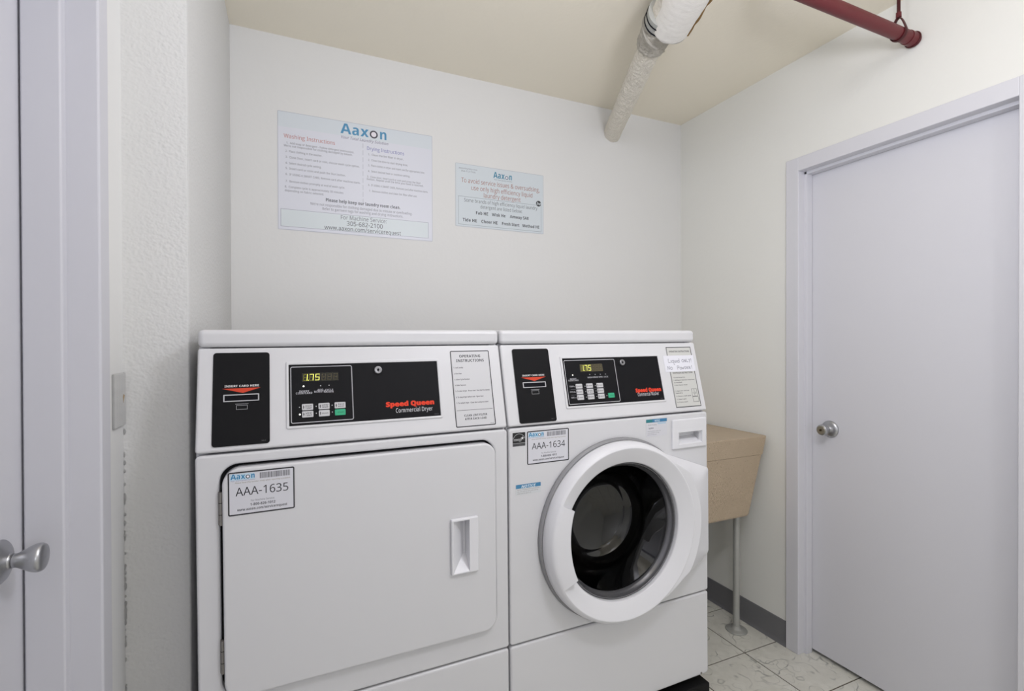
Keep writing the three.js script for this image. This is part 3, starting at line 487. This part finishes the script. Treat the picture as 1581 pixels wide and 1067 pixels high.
function assetSticker(num, phone) {
  return canvasTex(760, 536, (c, w, h) => {
    c.fillStyle = '#d4d4da'; c.fillRect(0, 0, w, h); c.strokeStyle = '#1d1d22'; c.lineWidth = 16; roundPath(c, 8, 8, w - 16, h - 16, 14); c.stroke();
    c.fillStyle = '#bcd3e2'; c.fillRect(24, 24, w * 0.36, h * 0.15); aaxon(c, w * 0.04, w * 0.4, h * 0.165, h * 0.17, '#23242c', '#2b7fae');
    fit(c, 'Your Total Laundry Solution', w * 0.04, w * 0.4, h * 0.215, h * 0.04, '#8587a8', 'italic');
    barcode(c, w * 0.47, h * 0.06, w * 0.46, h * 0.135, 3 + num);
    fit(c, 'Please have this number ready when reporting a problem', w * 0.1, w * 0.93, h * 0.268, h * 0.045, '#8f8778', 'italic');
    fit(c, 'AAA-' + num, w * 0.11, w * 0.91, h * 0.555, h * 0.265, '#222228');
    fit(c, 'For Machine Service:', w * 0.33, w * 0.69, h * 0.71, h * 0.06, '#6f6f78'); fit(c, phone, w * 0.32, w * 0.7, h * 0.81, h * 0.085, '#3a3a42', 'bold'); fit(c, 'www.aaxon.com/servicerequest', w * 0.13, w * 0.88, h * 0.905, h * 0.08, '#2f2f36', 'bold');
  });
}
const paper = (map) => std({ map, roughness: 0.5 });

// ---- dryer
{
  const t = thing('dryer', 'white coin-laundry dryer with a wide square door, left of the round-door washer', 'dryer'); machineFrame(t, 0);
  shell(t, 0); controlHousing(t); lowerPanel(t);
  const front = rrect(0.001, W - 0.001, 0.2615, 0.8225, [0.009, 0.009, 0.006, 0.006]); front.holes.push(rrect(0.0425, 0.6475, 0.322, 0.801, 0.036, new THREE.Path()));
  mesh('front_panel', metreUV(plate(front, -0.03, 0, 0.005)), M.enamel, t);
  mesh('door_gasket', box(0.03, 0.66, 0.31, 0.812, -0.029, -0.02), M.gasket, t, 'dark rubber seal around the door');
  const ds = rrect(0.0485, 0.6448, 0.3242, 0.7942, [0.034, 0.03, 0.032, 0.034]); ds.holes.push(rrect(0.5275, 0.5925, 0.4875, 0.6165, 0.002, new THREE.Path()));
  const door = mesh('door', metreUV(plate(ds, -0.018, 0.0125, 0.0045, 16)), M.enamel, t);
  const hb = box(0.5255, 0.5948, 0.4845, 0.6195, -0.0175, 0.0205, 0.003);
  const cav = new ConvexGeometry([[0.5305, 0.4885, 0.03], [0.5695, 0.4885, 0.03], [0.5695, 0.6145, 0.03], [0.5305, 0.6145, 0.03], [0.5305, 0.4885, 0.0195], [0.5305, 0.6145, 0.0195], [0.5715, 0.5215, -0.0145], [0.5715, 0.604, -0.0145], [0.566, 0.5215, -0.0145], [0.566, 0.604, -0.0145], [0.5715, 0.4885, 0.0195], [0.5715, 0.6145, 0.0195]].map((a) => new THREE.Vector3(...a)));
  cav.setAttribute('uv', new THREE.Float32BufferAttribute(new Float32Array(cav.attributes.position.count * 2), 2));
  mesh('pull_handle', metreUV(cut(hb, cav)), M.plastic, door);
  const st = mesh('asset_sticker', card(0.1236, 0.0885, 0.002), paper(assetSticker(1635, '1-800-826-1012')), door, 'white sticker numbered AAA-1635'); st.position.set(0.1208, 0.7426, 0.0126);
  for (const y of [0.714, 0.412]) {
    const h = mesh('hinge', [new THREE.CylinderGeometry(0.0038, 0.0038, 0.067, 14).translate(0.0455, y, 0.004), box(0.0405, 0.046, y - 0.034, y + 0.034, -0.001, 0.0025, 0.001)].map(metreUV), M.hinge, t);
    for (const k of [-0.012, 0.012]) mesh('knuckle_joint', new THREE.CylinderGeometry(0.004, 0.004, 0.0012, 14).translate(0.0455, y + k, 0.004), M.dark, h);
  }
  cardReader(t, 0.0298, 0.1360, 0.838, 1.0285);
  bezel(t, 0.168, 0.516, 0.863, 1.0068, 0.1738, 0.5106, 0.8688, 1.0);
  const o = { x0: 0.1735, x1: 0.511, y0: 0.8685, y1: 1.0003, ol: [0.178, 0.3068, 0.8746, 0.995], disp: [0.2003, 0.2778, 0.9622, 0.9808], brand: [0.3805, 0.4972, 0.8972], sub: 'Commercial Dryer', subAt: [0.4022, 0.4918, 0.8822], lock: [0.3663, 0.9824] };
  o.buttons = [[0.1994, 0.2224, 0.9003, 0.9138, 'HIGH|TEMP'], [0.2332, 0.2566, 0.9003, 0.9138, 'LOW|TEMP'], [0.267, 0.2906, 0.9003, 0.9138, 'NO|HEAT'], [0.1994, 0.2226, 0.885, 0.8985, 'MED|TEMP'], [0.2336, 0.2564, 0.885, 0.8985, 'DELICATE'], [0.2673, 0.2901, 0.885, 0.8985, 'START', true]];
  o.leds = [[0.2036, 0.9522, true], [0.2389, 0.952], [0.2567, 0.9522], [0.1946, 0.9075], [0.1951, 0.8921, true], [0.2285, 0.9075], [0.2285, 0.8925], [0.262, 0.908], [0.262, 0.893]];
  o.print = (c, X, Y, ch) => {
    const g = '#b9b9be', T = (s, x, y, k = 0.045) => text(c, s, X(x), Y(y), ch * k, g, 'bold', 'center');
    T('\u25ba \u20e3', 0.2036, 0.9445, 0.06); T('INSERT', 0.2046, 0.9395); T('COIN/CARD', 0.2046, 0.9355); T('\u25cb', 0.2382, 0.9445, 0.07); T('ADD', 0.2382, 0.941); T('MINUTES', 0.2382, 0.9372); T('\u2716', 0.2565, 0.945, 0.07); T('CYCLE', 0.2565, 0.94); T('DOWN', 0.2565, 0.9362);
    fit(c, 'F430214', X(0.495), X(0.506), Y(0.872), ch * 0.03, '#77777b');
  };
  displayPanel(t, o);
  const iw = 0.1062, ih = 0.1885 / Math.cos(ALPHA);
  onSlope(mesh('instruction_sticker', card(iw, ih, 0.003), paper(canvasTex(620, 1135, (c, w, h) => {
    c.fillStyle = '#cbcbcd'; c.fillRect(0, 0, w, h); c.strokeStyle = '#2b2b2f'; c.lineWidth = 14; roundPath(c, 8, 8, w - 16, h - 16, 16); c.stroke();
    fit(c, 'OPERATING', w * 0.22, w * 0.77, h * 0.092, h * 0.05, '#2b2b30', 'bold'); fit(c, 'INSTRUCTIONS', w * 0.14, w * 0.85, h * 0.152, h * 0.05, '#2b2b30', 'bold');
    [['1. Load Laundry', 0.3, 0.236], ['2. Close Door', 0.25, 0.315], ['3. Select Cycle Number', 0.44, 0.392], ['4. Make Payment', 0.33, 0.468], ['5. To start dryer - Press start. Use start to cancel.', 0.93, 0.545], ['6. To stop dryer before end - Open door', 0.75, 0.624], ['7. To restart dryer - Close door and press start', 0.86, 0.7]].forEach(([s, x, v]) => fit(c, s, w * 0.06, w * x, h * v, h * 0.026, '#45454a', 'bold'));
    c.lineWidth = 5; c.beginPath(); c.moveTo(w * 0.05, h * 0.785); c.lineTo(w * 0.95, h * 0.785); c.stroke();
    fit(c, 'CLEAN LINT FILTER', w * 0.22, w * 0.8, h * 0.868, h * 0.036, '#2b2b30', 'bold'); fit(c, 'AFTER EACH LOAD', w * 0.23, w * 0.78, h * 0.912, h * 0.036, '#2b2b30', 'bold'); fit(c, '505198', w * 0.86, w * 0.95, h * 0.978, h * 0.016, '#606066');
  })), t, 'gray operating instructions sticker'), 0.6000, 0.931);
}

// ---- washer
{
  const t = thing('washer', 'white front-loading washer with a round black glass door, right of the dryer', 'washer'); machineFrame(t, MW);
  shell(t, MW); controlHousing(t); lowerPanel(t);
  const CX = 0.342, CY = 0.512, circle = (r) => { const p = new THREE.Path(); p.absarc(0, 0, r, 0, Math.PI * 2, true); return p; };
  const front = rrect(0.001, W - 0.001, 0.2615, 0.8225, [0.008, 0.008, 0.008, 0.008]); { const p = new THREE.Path(); p.absarc(CX, CY, 0.205, 0, Math.PI * 2, true); front.holes.push(p); front.holes.push(rrect(0.566, 0.651, 0.7335, 0.764, 0.006, new THREE.Path())); }
  mesh('front_panel', metreUV(plate(front, -0.03, 0, 0.005, 48)), M.enamel, t);
  // porthole: boot, drum, glass bowl
  const V = (a) => a.map(([r, z]) => new THREE.Vector2(r, z)), lathe = (a, seg = 96) => new THREE.LatheGeometry(V(a), seg).rotateX(Math.PI / 2).translate(CX, CY, 0);
  mesh('door_boot', lathe([[0.206, -0.028], [0.2, -0.01], [0.188, -0.03], [0.19, -0.12], [0.215, -0.13], [0.215, -0.17]]), M.gasket, t, 'dark rubber boot inside the porthole');
  mesh('drum', lathe([[0.215, -0.165], [0.26, -0.18], [0.265, -0.23], [0.265, -0.5], [0.25, -0.53], [0.001, -0.53]], 72), std({ color: hexRGB('#141415'), metalness: 0.3, roughness: 0.6, bumpMap: enamelBump, bumpScale: 0.001 }), t, 'dark perforated drum behind the glass, shade inside painted into its colour');  // near-black colour carries the unlit darkness of the interior
  // door: ring, wing with the hinge side, grip, trim and glass
  const door = new THREE.Group(); door.name = 'door'; t.add(door);
  mesh('back_ring', lathe([[0.2, 0.001], [0.2565, 0.001], [0.2575, 0.004], [0.2565, 0.0095], [0.25, 0.012]]).translate(-0.003, 0.003, 0), M.grayPlastic, door, 'gray rim behind the white ring');
  const ringProf = new THREE.CatmullRomCurve3([[0.2515, 0.004], [0.2518, 0.016], [0.2508, 0.03], [0.2478, 0.0395], [0.2432, 0.0462], [0.2398, 0.0486], [0.2378, 0.0496], [0.2358, 0.0494], [0.2235, 0.0442], [0.2135, 0.0398], [0.2035, 0.0352], [0.1965, 0.0318], [0.1938, 0.0298], [0.1928, 0.0265], [0.1925, 0.018], [0.192, 0.004]].map(([r, z]) => new THREE.Vector3(r, z, 0)), false, 'centripetal').getPoints(90).map((p) => new THREE.Vector2(p.x, p.y));
  mesh('ring', new THREE.LatheGeometry(ringProf, 128).rotateX(Math.PI / 2).translate(CX, CY, 0), M.plastic, door, 'thick white ring around the glass');
  { // wing: ruled from the ring to a flat-edged outline on the hinge side
    const out = new THREE.Path(); out.moveTo(0.139, 0.2075); out.lineTo(0.322, 0.1415); out.quadraticCurveTo(0.327, 0.1395, 0.3272, 0.134); out.lineTo(0.3272, -0.112); out.quadraticCurveTo(0.327, -0.121, 0.321, -0.126); out.bezierCurveTo(0.285, -0.155, 0.25, -0.17, 0.214, -0.183); out.bezierCurveTo(0.175, -0.205, 0.14, -0.225, 0.104, -0.2275);
    const pts = out.getSpacedPoints(90), pos = [], K = 10, grid = [];
    for (const p of pts) {
      const a = Math.atan2(p.y, p.x), row = [], ro = Math.hypot(p.x, p.y), w = Math.min(1, Math.max(0, (ro - 0.252) / 0.05)), rf = 0.2385 + 0.0235 * w, zf = 0.0475 + 0.0045 * w, re = Math.max(ro - 0.003, rf + 0.0005);
      const put = (r, z) => row.push([Math.cos(a) * r, Math.sin(a) * r, z]);
      put(0.2345, 0.0478); put(0.2365 + (rf - 0.2365) * 0.5, 0.0487 + (zf - 0.0487) * 0.55); put(rf - 0.0012, zf - 0.0002); put(rf, zf); put(rf + 0.0012, zf - 0.0007);
      for (let k = 1; k <= K - 4; k++) { const q = k / (K - 4); put(rf + 0.0012 + (re - rf - 0.0012) * q, zf - 0.0007 + (0.0185 - zf + 0.0007) * q); }
      row.push([p.x, p.y, 0.0155]); row.push([p.x, p.y, 0.001]); grid.push(row);
    }
    const idx = []; const nc = grid[0].length; grid.forEach((row) => row.forEach((q) => pos.push(...q)));
    for (let i = 0; i + 1 < grid.length; i++) for (let k = 0; k + 1 < nc; k++) { const a = i * nc + k, b = a + nc; idx.push(a, a + 1, b, b, a + 1, b + 1); }
    const g = new THREE.BufferGeometry(); g.setAttribute('position', new THREE.Float32BufferAttribute(pos, 3)); g.setIndex(idx); g.computeVertexNormals(); g.translate(CX, CY, 0); metreUV(g);
    mesh('hinge_wing', g, M.plastic, door, 'flat white wing on the hinge side');
  }
  { // grip: flat pad bridging the ring on its left side, with tapered ends
    const a0 = 153 * Math.PI / 180, a1 = 208 * Math.PI / 180, N = 30, prof = [], pos = [], idx = [];
    for (let i = 0; i <= N; i++) { const s = i / N, a = a0 + (a1 - a0) * s, ri = 0.2 - 0.008 * s - 0.006 * Math.sin(Math.PI * s); prof.push([[0.2505, 0.03], [0.2478, 0.0395], [0.2436, 0.047], [0.2385, 0.0512], [0.23, 0.0535], [ri + 0.004, 0.0565], [ri + 0.0012, 0.0555], [ri, 0.0525], [ri, 0.012]].map(([r, z]) => [CX + Math.cos(a) * r, CY + Math.sin(a) * r, z])); }
    const nc = prof[0].length; prof.forEach((row) => row.forEach((q) => pos.push(...q)));
    for (let i = 0; i < N; i++) for (let k = 0; k + 1 < nc; k++) { const a = i * nc + k, b = a + nc; idx.push(a, b, a + 1, b, b + 1, a + 1); }
    let g = new THREE.BufferGeometry(); g.setAttribute('position', new THREE.Float32BufferAttribute(pos, 3)); g.setIndex(idx); g.computeVertexNormals(); g = metreUV(g.toNonIndexed());
    const cap = (row, flip) => { const p = []; for (let k = 1; k + 1 < nc; k++) flip ? p.push(...row[0], ...row[k + 1], ...row[k]) : p.push(...row[0], ...row[k], ...row[k + 1]); const q = new THREE.BufferGeometry(); q.setAttribute('position', new THREE.Float32BufferAttribute(p, 3)); q.computeVertexNormals(); return metreUV(q); };
    mesh('grip', [g, cap(prof[0], false), cap(prof[N], true)], M.plastic, door, 'flat white grip across the left side of the ring');
  }
  mesh('inner_trim', lathe([[0.1925, 0.016], [0.1895, 0.0205], [0.187, 0.019], [0.1865, 0.012], [0.1835, 0.0105], [0.1825, 0.004], [0.179, 0.0025], [0.178, -0.006]]), std({ color: hexRGB('#78787b'), roughness: 0.16, metalness: 0.6 }), door, 'gray stepped trim around the glass');
  const cone = V([[0.1788, -0.002], [0.1768, -0.007], [0.1620, -0.033], [0.1465, -0.0595]]), cup = new THREE.SplineCurve(V([[0.1445, -0.0635], [0.1385, -0.083], [0.127, -0.104], [0.112, -0.1165], [0.103, -0.124], [0.08, -0.1335], [0.045, -0.1405], [0.001, -0.143]])).getPoints(44), bowl = [...cone, ...cup];
  mesh('door_glass', new THREE.LatheGeometry(bowl, 128).rotateX(Math.PI / 2).translate(CX, CY, 0), new THREE.MeshPhysicalMaterial({ color: hexRGB('#6a6a6d'), roughness: 0.02, transmission: 1, thickness: 0, ior: 1.6, specularIntensity: 1 }), door, 'deep dark glass bowl');

  cardReader(t, 0.0335, 0.1435, 0.8333, 1.027);
  bezel(t, 0.1775, 0.5285, 0.862, 1.0055, 0.1845, 0.5215, 0.868, 0.9985);
  const o = { x0: 0.1842, x1: 0.5218, y0: 0.8678, y1: 0.9988, ol: [0.189, 0.3595, 0.873, 0.9928], disp: [0.2388, 0.3152, 0.96, 0.981], tint: true, brand: [0.4195, 0.5148, 0.8945], sub: 'Commercial Washer', subAt: [0.4245, 0.504, 0.8832], lock: [0.3849, 0.9821] };
  const B = (r, c) => [0.2165 + c * 0.0346, 0.238 + c * 0.0348, [0.9143, 0.8987, 0.8832][r], [0.927, 0.9118, 0.8967][r]];
  const nm = [['HOT', 'WARM', 'COLD'], ['NORMAL', 'PERM|PRESS', 'BULKY'], ['LIGHT', 'MEDIUM', 'HEAVY']]; o.buttons = [];
  for (let r = 0; r < 3; r++) for (let c = 0; c < 3; c++) o.buttons.push([...B(r, c), nm[r][c]]);
  o.buttons.push([0.3205, 0.3417, 0.884, 0.8974, 'START', true]);
  o.leds = [[0.2119, 0.9519, true], [0.2681, 0.9516], [0.2866, 0.9513], [0.3042, 0.9512], [0.322, 0.9511], [0.316, 0.8905]];
  for (let r = 0; r < 3; r++) for (let c = 0; c < 3; c++) o.leds.push([0.2125 + c * 0.0346, [0.92, 0.9053, 0.89][r]]);
  o.print = (c, X, Y, ch) => {
    const g = '#b4b4b8', T = (s, x, y, k = 0.045) => text(c, s, X(x), Y(y), ch * k, g, 'bold', 'center');
    T('\u25ba', 0.2119, 0.9435, 0.05); T('INSERT', 0.2119, 0.939); T('COIN/CARD', 0.2119, 0.935); T('\u25a1', 0.2681, 0.9455, 0.05); T('WASH', 0.2681, 0.9415); T('\u25a1', 0.2866, 0.9455, 0.05); T('RINSE', 0.2866, 0.9415); T('\u25cb', 0.3042, 0.9455, 0.05); T('SPIN', 0.3042, 0.9415); T('\u25b2', 0.322, 0.9455, 0.05); T('LOCK', 0.322, 0.9415);
    for (const [s, y] of [['TEMP', 0.919], ['CYCLE', 0.904], ['SOIL', 0.889]]) T(s, 0.2035, y, 0.04);
    c.strokeStyle = '#77777b'; c.lineWidth = 3; for (const y of [0.9128, 0.8977]) { c.beginPath(); c.moveTo(X(0.199), Y(y)); c.lineTo(X(0.312), Y(y)); c.stroke(); }
    fit(c, 'F430215', X(0.507), X(0.517), Y(0.871), ch * 0.03, '#77777b');
  };
  displayPanel(t, o);
  onSlope(mesh('instruction_sticker', card(0.1015, 0.185 / Math.cos(ALPHA), 0.002), paper(canvasTex(600, 1110, (c, w, h) => {
    c.fillStyle = '#cbcbc7'; c.fillRect(0, 0, w, h); c.strokeStyle = '#2f2f31'; c.lineWidth = 14; c.strokeRect(8, 8, w - 16, h - 16); c.lineWidth = 8; c.beginPath(); c.moveTo(0, h * 0.375); c.lineTo(w, h * 0.375); c.stroke();
    fit(c, 'OPERATING INSTRUCTIONS', w * 0.1, w * 0.92, h * 0.092, h * 0.04, '#36363a', 'bold'); fit(c, 'DISPENSER INSTRUCTIONS', w * 0.1, w * 0.9, h * 0.45, h * 0.04, '#36363a', 'bold');
    [['1. Use Liquid Detergent Only', 0.55, 0.52], ['2. Add bleach if desired to compartment', 0.92, 0.565], ['as marked', 0.4, 0.602], ['3. Close dispenser drawer', 0.6, 0.645], ['1. Open door and load', 0.62, 0.74], ['laundry', 0.35, 0.775], ['2. Choose a wash cycle', 0.66, 0.825], ['3. Insert card', 0.45, 0.875], ['4. Press start', 0.5, 0.922]].forEach(([s, x, v]) => fit(c, s, w * 0.08, w * x, h * v, h * 0.026, '#4b4b4e', 'bold'));
    c.lineWidth = 6; c.strokeRect(w * 0.72, h * 0.71, w * 0.2, h * 0.12); c.beginPath(); c.moveTo(w * 0.82, h * 0.71); c.lineTo(w * 0.82, h * 0.83); c.stroke(); c.strokeRect(w * 0.72, h * 0.84, w * 0.22, h * 0.08); fit(c, '1', w * 0.75, w * 0.78, h * 0.79, h * 0.04, '#4b4b4e', 'bold'); fit(c, '2', w * 0.85, w * 0.89, h * 0.79, h * 0.04, '#4b4b4e', 'bold');
  })), t, 'gray operating and dispenser instructions sticker'), 0.6122, 0.9335);
  const flat = (name, x0, x1, y0, y1, tex, label) => { const m = mesh(name, card(x1 - x0, y1 - y0, 0.001), paper(tex), t, label); m.position.set((x0 + x1) / 2, (y0 + y1) / 2, 0.0001); return m; };
  flat('asset_sticker', 0.0528, 0.1792, 0.7247, 0.8122, assetSticker(1634, '1-800-826-1012'), 'white sticker numbered AAA-1634');
  flat('efficiency_sticker', 0.0117, 0.0478, 0.7762, 0.8115, canvasTex(400, 390, (c, w, h) => {
    c.fillStyle = '#141416'; c.fillRect(0, 0, w, h); c.strokeStyle = '#d9d9db'; c.lineWidth = 9; c.beginPath(); c.arc(w * 0.5, h * 0.58, w * 0.47, Math.PI * 1.08, Math.PI * 1.92); c.stroke();
    fit(c, 'energy', w * 0.07, w * 0.72, h * 0.6, h * 0.26, '#e4e4e6', 'italic', 'serif'); c.fillStyle = '#e4e4e6'; c.beginPath(); for (let i = 0; i < 10; i++) { const a = -Math.PI / 2 + i * Math.PI / 5, r = i % 2 ? 22 : 58; c.lineTo(w * 0.77 + Math.cos(a) * r, h * 0.42 + Math.sin(a) * r); } c.fill();
    c.fillStyle = '#c9c9cb'; c.fillRect(0, h * 0.76, w, 8); c.fillStyle = '#57575a'; c.fillRect(0, h * 0.8, w, h * 0.2); fit(c, 'ENERGY STAR', w * 0.06, w * 0.94, h * 0.95, h * 0.13, '#1b1b1d', 'bold');
  }), 'small black energy rating sticker');
  flat('notice_sticker', 0.0198, 0.092, 0.6492, 0.6757, canvasTex(560, 206, (c, w, h) => {
    c.fillStyle = '#cfd2d4'; c.fillRect(0, 0, w, h); c.fillStyle = '#3f7fa8'; c.fillRect(0, 0, w, h * 0.38); fit(c, 'NOTICE', w * 0.2, w * 0.78, h * 0.34, h * 0.36, '#dfe9ee', 'italic bold');
    fit(c, 'Machine is equipped with an automatic door', w * 0.05, w * 0.95, h * 0.56, h * 0.15, '#8b8685'); fit(c, 'lock. Door will not open until cycle has', w * 0.05, w * 0.9, h * 0.74, h * 0.15, '#8b8685'); fit(c, 'ended and the light is off.', w * 0.05, w * 0.62, h * 0.92, h * 0.15, '#8b8685');
  }), 'blue and white notice sticker');
  flat('service_sticker', 0.4425, 0.5205, 0.7635, 0.8143, canvasTex(500, 326, (c, w, h) => {
    c.fillStyle = '#d3d3d8'; c.fillRect(0, 0, w, h); c.fillStyle = '#3d7ca6'; c.fillRect(0, 0, w, h * 0.19); c.fillStyle = '#2c7c84'; c.fillRect(0, 0, w * 0.3, h * 0.19); fit(c, 'NOTICE', w * 0.4, w * 0.66, h * 0.16, h * 0.16, '#d3e2ea', 'bold'); c.fillStyle = '#a9c4d6'; c.fillRect(w * 0.55, h * 0.22, w * 0.4, h * 0.09);
    fit(c, 'Scan to pay', w * 0.08, w * 0.5, h * 0.36, h * 0.1, '#77777f'); fit(c, 'by phone', w * 0.12, w * 0.35, h * 0.56, h * 0.12, '#4a4a5c', 'bold'); for (let i = 0; i < 3; i++) fit(c, ['Follow the directions shown on the', 'screen and wait for the light', 'before pressing start'][i], w * 0.06, w * [0.7, 0.62, 0.5][i], h * (0.72 + i * 0.1), h * 0.075, '#808087');
  }), 'blue-topped notice sticker by the dispenser drawer');
  // dispenser drawer with a scooped pull
  const dp = box(0.5378, 0.6738, 0.7168, 0.8072, -0.002, 0.0065, 0.0045);
  const cav = new ConvexGeometry([[0.5615, 0.7305, 0.02], [0.6555, 0.7305, 0.02], [0.6555, 0.7675, 0.02], [0.5615, 0.7675, 0.02], [0.5615, 0.7305, 0.0055], [0.6555, 0.7305, 0.0055], [0.6555, 0.7675, 0.0055], [0.5615, 0.7675, 0.0055], [0.5665, 0.75, -0.024], [0.6505, 0.75, -0.024], [0.6505, 0.763, -0.024], [0.5665, 0.763, -0.024]].map((a) => new THREE.Vector3(...a)));
  cav.setAttribute('uv', new THREE.Float32BufferAttribute(new Float32Array(cav.attributes.position.count * 2), 2));
  const inner = box(0.567, 0.65, 0.7345, 0.7635, -0.0285, 0.0, 0.001);
  const dg = cut(merge([dp]), cav), ig = cut(inner, cav);
  mesh('dispenser_drawer', [metreUV(dg), metreUV(ig)], M.plastic, t, 'white dispenser drawer front with a scooped pull');
  for (const [x, y] of [[0.02, 0.006], [0.652, 0.0065]]) mesh('screw', new THREE.CylinderGeometry(0.003, 0.003, 0.003, 14).rotateX(Math.PI / 2).translate(x, y, 0.0005), M.hinge, t);
}
{ // handwritten note taped over the washer instructions
  const t = thing('paper_note', 'handwritten white paper note reading liquid only no powder on the washer', 'note');
  const tex = canvasTex(720, 300, (c, w, h) => {
    c.fillStyle = '#e3e3ea'; c.fillRect(0, 0, w, h); c.strokeStyle = '#5a5a68'; c.lineCap = 'round'; c.lineJoin = 'round'; c.lineWidth = 7;
    const S = (pts) => { c.beginPath(); pts.forEach(([x, y], i) => (i ? c.lineTo(x, y) : c.moveTo(x, y))); c.stroke(); };
    // Liquid ONLY!
    const y = 130; S([[110, 60], [106, y], [150, y - 4]]); S([[168, y - 44], [168, y]]); c.beginPath(); c.arc(206, y - 22, 21, 0, 7); c.stroke(); S([[228, y - 46], [230, y + 42], [240, y + 30]]); S([[250, y - 44], [252, y - 6], [278, y - 4], [282, y - 44], [284, y]]); S([[306, y - 42], [306, y]]); c.beginPath(); c.arc(340, y - 20, 20, 0, 7); c.stroke(); S([[362, 56], [362, y]]);
    c.beginPath(); c.arc(450, y - 28, 24, 0, 7); c.stroke(); S([[488, y], [490, y - 52], [516, y - 2], [520, y - 54]]); S([[544, y - 58], [542, y - 4], [578, y - 6]]); S([[592, y - 60], [610, y - 30], [632, y - 64]]); S([[610, y - 30], [604, y + 6]]); S([[654, y - 66], [650, y - 20]]); S([[648, y - 2], [649, y]]);
    // No Powder!
    const b = 258; S([[60, b], [66, b - 62], [104, b - 4], [112, b - 66]]); c.beginPath(); c.arc(150, b - 24, 22, 0, 7); c.stroke();
    S([[290, b], [294, b - 66], [330, b - 62], [334, b - 38], [296, b - 28]]); c.beginPath(); c.arc(368, b - 18, 19, 0, 7); c.stroke(); S([[394, b - 40], [406, b - 2], [420, b - 32], [434, b - 2], [448, b - 42]]); S([[468, b - 46], [470, b - 2], [500, b - 10], [496, b - 38], [468, b - 46]]); S([[548, b - 48], [518, b - 46], [520, b - 4], [552, b - 6]]); S([[520, b - 26], [546, b - 28]]); S([[568, b], [570, b - 50], [598, b - 44], [596, b - 26], [572, b - 22], [604, b - 2]]); S([[636, b - 64], [638, b - 22]]); S([[640, b - 2], [641, b]]);
  });
  const g = card(0.1225, 0.05 / Math.cos(ALPHA), 0.0008, 0.0003);
  const m = mesh('sheet', g, std({ map: tex, roughness: 0.8 }), t); onSlope(m, 0, 0); m.position.set(0, 0, 0);
  const yc = 0.9742, xc = 1.2915; machineFrame(t, xc, yc, -(yc - SEAM) * TAN + 0.0007);
}
renderer.render(scene, camera);
